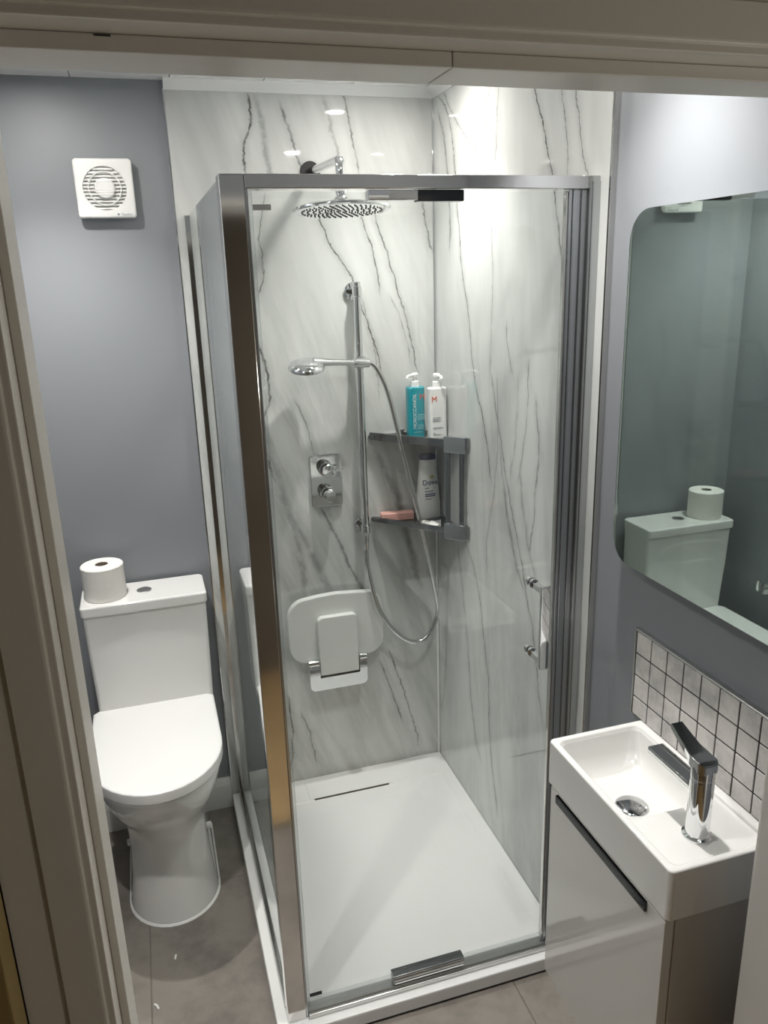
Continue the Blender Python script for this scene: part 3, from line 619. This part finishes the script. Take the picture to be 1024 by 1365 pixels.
# pink soap box, white packet, comb, hair clip
b = BM(); box(b, -0.055, 0.055, -0.016, 0.016, 0.0, 0.027, 0.004, 3, mtx=Matrix.Translation((-0.155, -0.032, 0.9853)) @ Matrix.Rotation(-0.12, 4, 'Z')); o = finish('soap_bar', b, M_['pink'], loc=(-0.155, -0.032, 0.9853)); tag(o, 'pink soap bar lying on the lower shower shelf', 'soap')
b = bmesh.new(); bmesh.ops.create_grid(b, x_segments=12, y_segments=10, size=1)
for v in b.verts:
    x, y = v.co.x, v.co.y
    v.co = Vector((x * 0.030, y * 0.021, 0.007 + 0.006 * math.sin(3.1 * x + 1) * math.cos(2.5 * y) + 0.0025 * random.uniform(-1, 1)))
g = bmesh.ops.extrude_face_region(b, geom=list(b.faces))
for v in [e for e in g['geom'] if isinstance(e, bmesh.types.BMVert)]: v.co.z = 0.0
bmesh.ops.recalc_face_normals(b, faces=b.faces)
b.transform(Matrix.Translation((-0.068, -0.128, 0.9853)) @ Matrix.Rotation(-0.35, 4, 'Z')); o = finish('soap_packet', b, M_['wrapper'], loc=(-0.068, -0.128, 0.9853), ang=1.2); tag(o, 'crumpled white soap packet on the lower shower shelf in front of bottle', 'packet')
t = thing('razor', 'slim black razor lying along the upper shower shelf', 'razor', (-0.17, -0.03, 1.2622))
b = BM(); tube(b, smooth_path([(-0.210, -0.018, 1.267), (-0.17, -0.022, 1.270), (-0.128, -0.024, 1.2675)]), 0.0048, 10); finish('handle', b, M_['black'], t)
b = BM(); box(b, -0.224, -0.208, -0.030, -0.0105, 1.2625, 1.273, 0.002, 2); finish('blade_head', b, M_['black'], t)
t = thing('hair_clip', 'small black claw hair clip beside the teal bottle', 'hair clip', (-0.135, -0.055, 1.2622))
b = BM()
for s in (-1, 1):
    tube(b, smooth_path([(-0.148, -0.060 + s * .003, 1.289), (-0.146, -0.060 + s * .011, 1.280), (-0.145, -0.060 + s * .012, 1.270), (-0.144, -0.060 + s * .006, 1.2645)]), 0.0015, 8)
    tube(b, smooth_path([(-0.136, -0.060 + s * .003, 1.290), (-0.135, -0.060 + s * .011, 1.280), (-0.134, -0.060 + s * .012, 1.270), (-0.133, -0.060 + s * .006, 1.2645)]), 0.0015, 8)
    tube(b, [(-0.152, -0.060 + s * .009, 1.283), (-0.130, -0.060 + s * .009, 1.283)], 0.002, 8)
tube(b, [(-0.152, -0.060, 1.289), (-0.130, -0.060, 1.290)], 0.0022, 8); finish('claw', b, M_['black'], t)

# ================================================================== TOILET
TXc = -0.988
t = thing('toilet', 'white close-coupled toilet with closed lid and square cistern', 'toilet', (TXc, -0.3, 0))
def dring(hw, yb, yf, L, z, cx=TXc, n=18, rb=0.02):
    out = []
    for i in range(n + 1):
        a = -math.pi / 2 + math.pi * i / n
        a2 = math.pi * i / n
        out.append(Vector((cx + hw * math.cos(a2), yf + L - L * math.sin(a2), z)))
    out = [Vector((cx + hw, yb - rb, z))] + out + [Vector((cx - hw, yb - rb, z)), Vector((cx - hw + rb, yb, z)), Vector((cx + hw - rb, yb, z))]
    return out
b = BM()
secs = [(0.000, .128, -.06, -.487, .14), (0.004, .127, -.06, -.486, .14), (0.10, .116, -.06, -.462, .13), (0.19, .110, -.06, -.452, .125), (0.255, .112, -.05, -.462, .13), (0.30, .120, -.045, -.485, .15), (0.345, .135, -.04, -.520, .17),
        (0.39, .152, -.035, -.555, .19), (0.435, .164, -.03, -.582, .20), (0.468, .170, -.03, -.594, .205), (0.478, .170, -.03, -.594, .205)]
loft(b, [dring(hw, yb, yf, L, z) for z, hw, yb, yf, L in secs]); finish('pan', b, M_['ceramic'], t, ang=0.9)
b = BM(); loft(b, [dring(.1335, -.055, -.4925, .1425, 0.0002), dring(.1315, -.057, -.4905, .141, 0.004), dring(.128, -.06, -.487, .14, 0.006)], cap0=False, cap1=False); finish('sealant_bead', b, M_['sealant'], t)
for s in (-1, 1):
    b = BM(); cyl(b, (TXc + s * .108, -.235, .118), (TXc + s * .1275, -.235, .118), 0.011, n=18, bev=.002); finish('fixing_cap', b, M_['white_plastic'], t)
b = BM(); loft(b, [dring(.170, -.135, -.599, .205, .4785), dring(.1735, -.132, -.603, .207, .481), dring(.1735, -.132, -.603, .207, .488), dring(.171, -.134, -.601, .206, .4905)]); finish('seat_ring', b, M_['seat_plastic'], t, ang=0.9)
b = BM(); loft(b, [dring(.176, -.130, -.606, .208, .4925), dring(.1785, -.128, -.609, .21, .495), dring(.1785, -.128, -.609, .21, .5195), dring(.1770, -.1295, -.607, .209, .5232), dring(.170, -.134, -.598, .203, .5255), dring(.08, -.20, -.50, .12, .5275), dring(.02, -.3, -.42, .03, .5280)]); finish('lid', b, M_['seat_plastic'], t, ang=0.9)
CX0, CX1 = -1.160, -0.800
def crg(d, y0, z, rr_=0.012): return [Vector((p[0], p[1], z)) for p in rrect(CX0 + d, CX1 - d, y0, -0.004, rr_)]
b = BM(); loft(b, [crg(.012, -.132, .4786), crg(.010, -.140, .50), crg(.006, -.153, .70), crg(.004, -.158, .843)]); finish('cistern', b, M_['ceramic'], t, ang=0.9)
b = BM(); loft(b, [crg(.001, -.166, .8435), crg(0, -.167, .846), crg(0, -.167, .868), crg(.001, -.166, .872), crg(.005, -.162, .8745)]); cl = finish('cistern_lid', b, M_['ceramic'], t, ang=0.9)
b = BM(); lathe(b, [(0.0215, 0), (0.0215, 0.0025), (0.0195, 0.0038), (0.002, 0.0038)], (-0.978, -0.083, .8743), n=32); box(b, -0.9788, -0.9772, -0.1022, -0.0638, .8776, .8785); finish('flush_button', b, M_['brushed'], cl)
# toilet roll
t = thing('toilet_roll', 'white toilet roll standing on the cistern lid', 'toilet roll', (-1.088, -0.088, .8748))
b = BM(); R_ = 0.0605
lathe(b, [(0.0185, .0003), (R_ - .002, 0), (R_, .002), (R_ - .0003, .03), (R_, .05), (R_ - .0004, .075), (R_, .098), (R_ - .0025, .1005), (0.0185, .101), (0.0185, 0.0003)], (-1.088, -0.088, .8748), n=64, cap0=False, cap1=False); finish('paper', b, M_['paper'], t)
b = BM(); lathe(b, [(0.0183, .001), (0.0183, .1005), (0.0173, .1005), (0.0173, .001), (0.0183, .001)], (-1.088, -0.088, .8748), n=36, cap0=False, cap1=False); finish('cardboard_core', b, M_['card'], t)

# ================================================================== EXTRACTOR FAN
FX, FZ = -0.951, 2.010
t = thing('extractor_fan', 'square white extractor fan on the grey wall', 'extractor fan', (FX, 0.01, FZ))
b = BM(); prism(b, rrect(FX - .068, FX + .068, FZ - .068, FZ + .068, .010), 'y', 0.0095, -0.008); finish('back_box', b, M_['white_plastic'], t)
b = BM()
outer = rrect(FX - .075, FX + .075, FZ - .075, FZ + .075, .010, 8); no = len(outer)
def circ(r, n): return [(FX + r * math.cos(math.radians(90 * (i // (n // 4)) + 90 * (i % (n // 4)) / (n // 4 - 1))), FZ + r * math.sin(math.radians(90 * (i // (n // 4)) + 90 * (i % (n // 4)) / (n // 4 - 1)))) for i in range(n)]
def Y(pl, y): return [Vector((p[0], y, p[1])) for p in pl]
bb = bmesh.new(); ring_loft(bb, [Y(circ(.056, no), 0.000), Y(outer, -0.006), Y(outer, -0.016), Y(inset(outer, .002), -0.0195), Y(inset(outer, .005), -0.021), Y(circ(.0565, no), -0.021), Y(circ(.0555, no), -0.019), Y(circ(.054, no), 0.000)], cap0=False, cap1=False)
bmesh.ops.remove_doubles(bb, verts=bb.verts, dist=1e-5); bmesh.ops.recalc_face_normals(bb, faces=bb.faces); merge(b, bb); finish('front_cover', b, M_['white_plastic'], t)
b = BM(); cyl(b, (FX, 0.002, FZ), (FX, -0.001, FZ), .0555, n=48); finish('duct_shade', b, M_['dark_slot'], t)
for k in range(12):                           # curved louvre slats across the round mouth
    z = FZ - .0495 + k * .009
    h = math.sqrt(max(.0555 ** 2 - (z - FZ) ** 2, 1e-5))
    b = BM(); box(b, -h, h, -.0048, .0048, -.0011, .0011, .0004, 1, mtx=Matrix.Translation((FX, -.0155, z)) @ Matrix.Rotation(math.radians(38), 4, 'X')); finish('louvre', b, M_['white_plastic'], t)
b = BM(); lathe(b, [(.0265, 0), (.0265, .006), (.024, .009), (.012, .0105), (.002, .011)], (FX, -.017, FZ), axis=(0, -1, 0), n=40)
for k in range(6): box(b, -.021, .021, -.0006, .0006, -.0009, .0009, mtx=Matrix.Translation((FX, -.0272, FZ - .016 + k * .0064)))
finish('centre_disc', b, M_['white_plastic'], t)
b = BM(); lathe(b, [(.043, 0), (.0435, .003), (.0405, .003), (.040, 0)], (FX, -.019, FZ), axis=(0, -1, 0), n=48, cap0=False, cap1=False); finish('louvre_ring', b, M_['white_plastic'], t)
text('brand_text', 'Xpelair', 0.0105, M_['grey_print'], t, face_mtx(FX + .050, -0.0213, FZ - .066), 0.0003)
b = BM(); box(b, FX + .0245, FX + .0305, -.0214, -.0208, FZ - .069, FZ - .063, .0004, 1); finish('brand_mark', b, M_['grey_print'], t)

# ================================================================== VANITY
t = thing('vanity_unit', 'wall hung glossy white vanity cabinet below the basin', 'vanity unit', (-0.1, -1.375, .29))
VX, VY0, VY1 = -0.208, -1.568, -1.192
b = BM(); box(b, VX + .020, 0.0095, VY0, VY1, .290, .764, .0015, 1); finish('carcass', b, M_['panel_white'], t)
b = BM(); box(b, VX, VX + .0185, VY0 + .001, VY1 - .001,   .288, .758, .0015, 2); dr = finish('door', b, M_['gloss_white'], t)
b = BM(); prism(b, [(VX + .002, .7575), (VX - .0045, .7575), (VX - .0055, .7565), (VX - .0055, .740), (VX - .0045, .7385), (VX + .002, .7385)], 'y', -1.520, -1.222); finish('handle_bar', b, M_['black_chrome'], dr)

t = thing('wash_basin', 'small rectangular white ceramic basin on the vanity', 'basin', (-0.105, -1.375, .765))
zb0, zb1 = .7645, .862
def br(i0, i1, i2, i3, r, z): return [Vector((p[0], p[1], z)) for p in rrect(-0.2115 + i0, 0.0095 - i1, -1.5755 + i2, -1.1825 - i3, r)]
b = BM()
loft(b, [br(.003, 0, .003, .003, .008, zb0), br(0, 0, 0, 0, .010, zb0 + .003), br(0, 0, 0, 0, .010, zb1 - .004), br(.0012, 0, .0012, .0012, .010, zb1 - .0012), br(.004, .004, .004, .004, .009, zb1),
         br(.011, .022, .010, .012, .012, zb1), br(.0135, .0245, .0125, .0145, .014, zb1 - .0015), br(.015, .026, .0135, .016, .015, zb1 - .006)], cap1=False)
# tap ledge and bowl below the rim
bb = bmesh.new()
led_y = -1.442
def bowl(i0, i1, y0, i3, r, z): return [Vector((p[0], p[1], z)) for p in rrect(-0.2115 + i0, 0.0095 - i1, y0, -1.1825 - i3, r)]
ring0 = br(.015, .026, .0135, .016, .015, zb1 - .006)
r1 = bowl(.016, .027, led_y, .017, .015, zb1 - .007)
ring_loft(bb, [ring0, r1, bowl(.017, .028, led_y + .004, .018, .018, zb1 - .010), bowl(.021, .032, led_y + .012, .024, .024, zb1 - .045), bowl(.030, .040, led_y + .026, .034, .028, zb1 - .066), bowl(.05, .06, led_y + .05, .06, .03, zb1 - .073), bowl(.075, .085, led_y + .08, .1, .02, zb1 - .075)], cap0=False, cap1=True)
bmesh.ops.recalc_face_normals(bb, faces=bb.faces)
merge(b, bb); finish('basin_body', b, M_['ceramic'], t, ang=0.9)
b = BM(); lathe(b, [(0.031, 0), (0.031, .003), (.028, .0055), (.012, .0075), (.002, .008)], (-0.116, -1.335, zb1 - .0755), n=40); finish('waste_plug', b, M_['chrome'], t)

t = thing('basin_tap', 'chrome cylinder mixer tap with flat lever and spout', 'tap', (-0.112, -1.508, .855))
tx, ty = -0.112, -1.508
b = BM(); lathe(b, [(.0245, 0), (.0245, .004), (.0205, .006), (.0195, .007), (.0195, .110), (.0188, .111), (.0188, .1135), (.0195, .1145), (.0195, .130), (.018, .137), (.002, .137)], (tx, ty, .8552), n=40); finish('tap_body', b, M_['chrome'], t)
b = BM(); box(b, tx - .0155, tx + .0155, ty + .008, -1.384, .940, .9515, .0015, 2); sp_ = finish('spout', b, M_['chrome'], t)
b = BM(); cyl(b, (tx, -1.398, .9425), (tx, -1.398, .934), .0075, n=20, bev=.001); finish('aerator', b, M_['chrome'], sp_)
b = BM(); rg = []
for y, z, w, h in ((ty - .0185, .991, .012, .008), (ty - .010, .992, .0185, .011), (ty + .012, .995, .0185, .009), (ty + .030, 1.002, .0150, .0065), (ty + .055, 1.013, .0130, .005), (ty + .074, 1.022, .0115, .0042)):
    rg.append([Vector((tx + sx * w, y, z + sz * h)) for sx, sz in ((-1, -1), (1, -1), (1, 1), (-1, 1))])
bb = bmesh.new(); ring_loft(bb, rg); bmesh.ops.recalc_face_normals(bb, faces=bb.faces); bmesh.ops.bevel(bb, geom=list(bb.edges), offset=.0012, segments=2, affect='EDGES'); merge(b, bb); finish('lever', b, M_['chrome'], t)

# mosaic splashback
t = thing('tile_splashback', 'marble mosaic splashback with dark grout above the basin', 'splashback', (0, -1.39, .95))
SY1 = -1.1525; nc, nr = 9, 4
b = BM(); box(b, 0.0020, 0.0098, -1.6025, SY1, .862, 1.0525); finish('grout_bed', b, M_['grout'], t)
base = None
for c in range(nc):
    for r in range(nr):
        y1 = SY1 - .002 - c * .0497; y0 = y1 - .0468
        z1 = 1.0502 - r * .0490; z0 = max(z1 - .0462, .8635)
        b = BM(); d = random.uniform(0, .0006); box(b, d, .0025, y0, y1, z0, z1, .0009, 1); finish('tile', b, M_['mosaic'], t)
b = BM(); box(b, -0.0012, 0.0098, -1.6025, SY1 + .003, 1.0525, 1.0565, .0006, 1); box(b, -0.0012, 0.0098, SY1, SY1 + .0035, .8625, 1.0565, .0006, 1); finish('edge_trim', b, M_['brushed'], t)

# mirror
MX = -0.033
t = thing('wall_mirror', 'large rounded rectangular frameless mirror above the basin', 'mirror', (0, -1.4, 1.53))
my0, my1, mz0, mz1 = -1.632, -1.098, 1.199, 1.863
b = BM(); prism(b, rrect(my0, my1, mz0, mz1, .055, 10), 'x', MX + .005, MX); o = finish('mirror_glass', b, [M_['mirror'], M_['mirror_edge']], t)
for f in o.data.polygons:
    if abs(f.normal.x) < 0.5: f.material_index = 1
b = BM(); prism(b, rrect(my0 + .006, my1 - .006, mz0 + .006, mz1 - .006, .05, 10), 'x', 0.0095, MX + .005); finish('backing_box', b, M_['mirror_edge'], t)

# small fitting on the left wall, seen in the mirror
t = thing('pipe_valve', 'small chrome valve on the left wall seen in the mirror', 'valve', (XL, -0.25, .62))
b = BM(); cyl(b, (XL + .0005, -0.25, .62), (XL + .006, -0.25, .62), .022, n=28, bev=.001); finish('flange', b, M_['chrome'], t)
b = BM(); tube(b, smooth_path([(XL + .004, -0.25, .62), (XL + .028, -0.25, .62), (XL + .036, -0.25, .628), (XL + .036, -0.25, .66)]), .008, 14); finish('valve_body', b, M_['chrome'], t)

# flakes lying on the floor tiles by the door
def flake(name, pts, label):
    b = BM(); tube(b, smooth_path(pts, 4), .0028, 8); o = finish(name, b, M_['sealant'], loc=pts[0]); tag(o, label, 'flake')
flake('sealant_flake', [(-1.060, -0.738, .0028), (-1.054, -0.745, .0028), (-1.050, -0.757, .0028)], 'curled white sealant flake on the floor tile nearest the door')
flake('sealant_flake', [(-1.000, -0.598, .0028), (-1.003, -0.612, .0028)], 'short white sealant flake on the floor in front of the toilet foot')
# made-up wall lamp beside the camera, out of view, added for hall fill light
t = thing('added_wall_lamp', 'round frosted wall lamp added unseen in the hall as fill', 'lamp', (0.5, -2.5, 1.35))
b = BM(); cyl(b, (0.4995, -2.5, 1.35), (0.478, -2.5, 1.35), 0.055, n=28, bev=.003); finish('wall_plate', b, M_['brushed'], t)
M_['added_globe'] = simple('added_globe', (0.9, 0.86, 0.78), 0.4, var=0.0, emit=((1, 0.93, 0.8), 2.5))
b = BM(); lathe(b, [(.045 * math.sin(math.pi * k / 12), -.045 * math.cos(math.pi * k / 12)) for k in range(13)], (0.4335, -2.5, 1.35), axis=(1, 0, 0), n=24); finish('globe', b, M_['added_globe'], t)
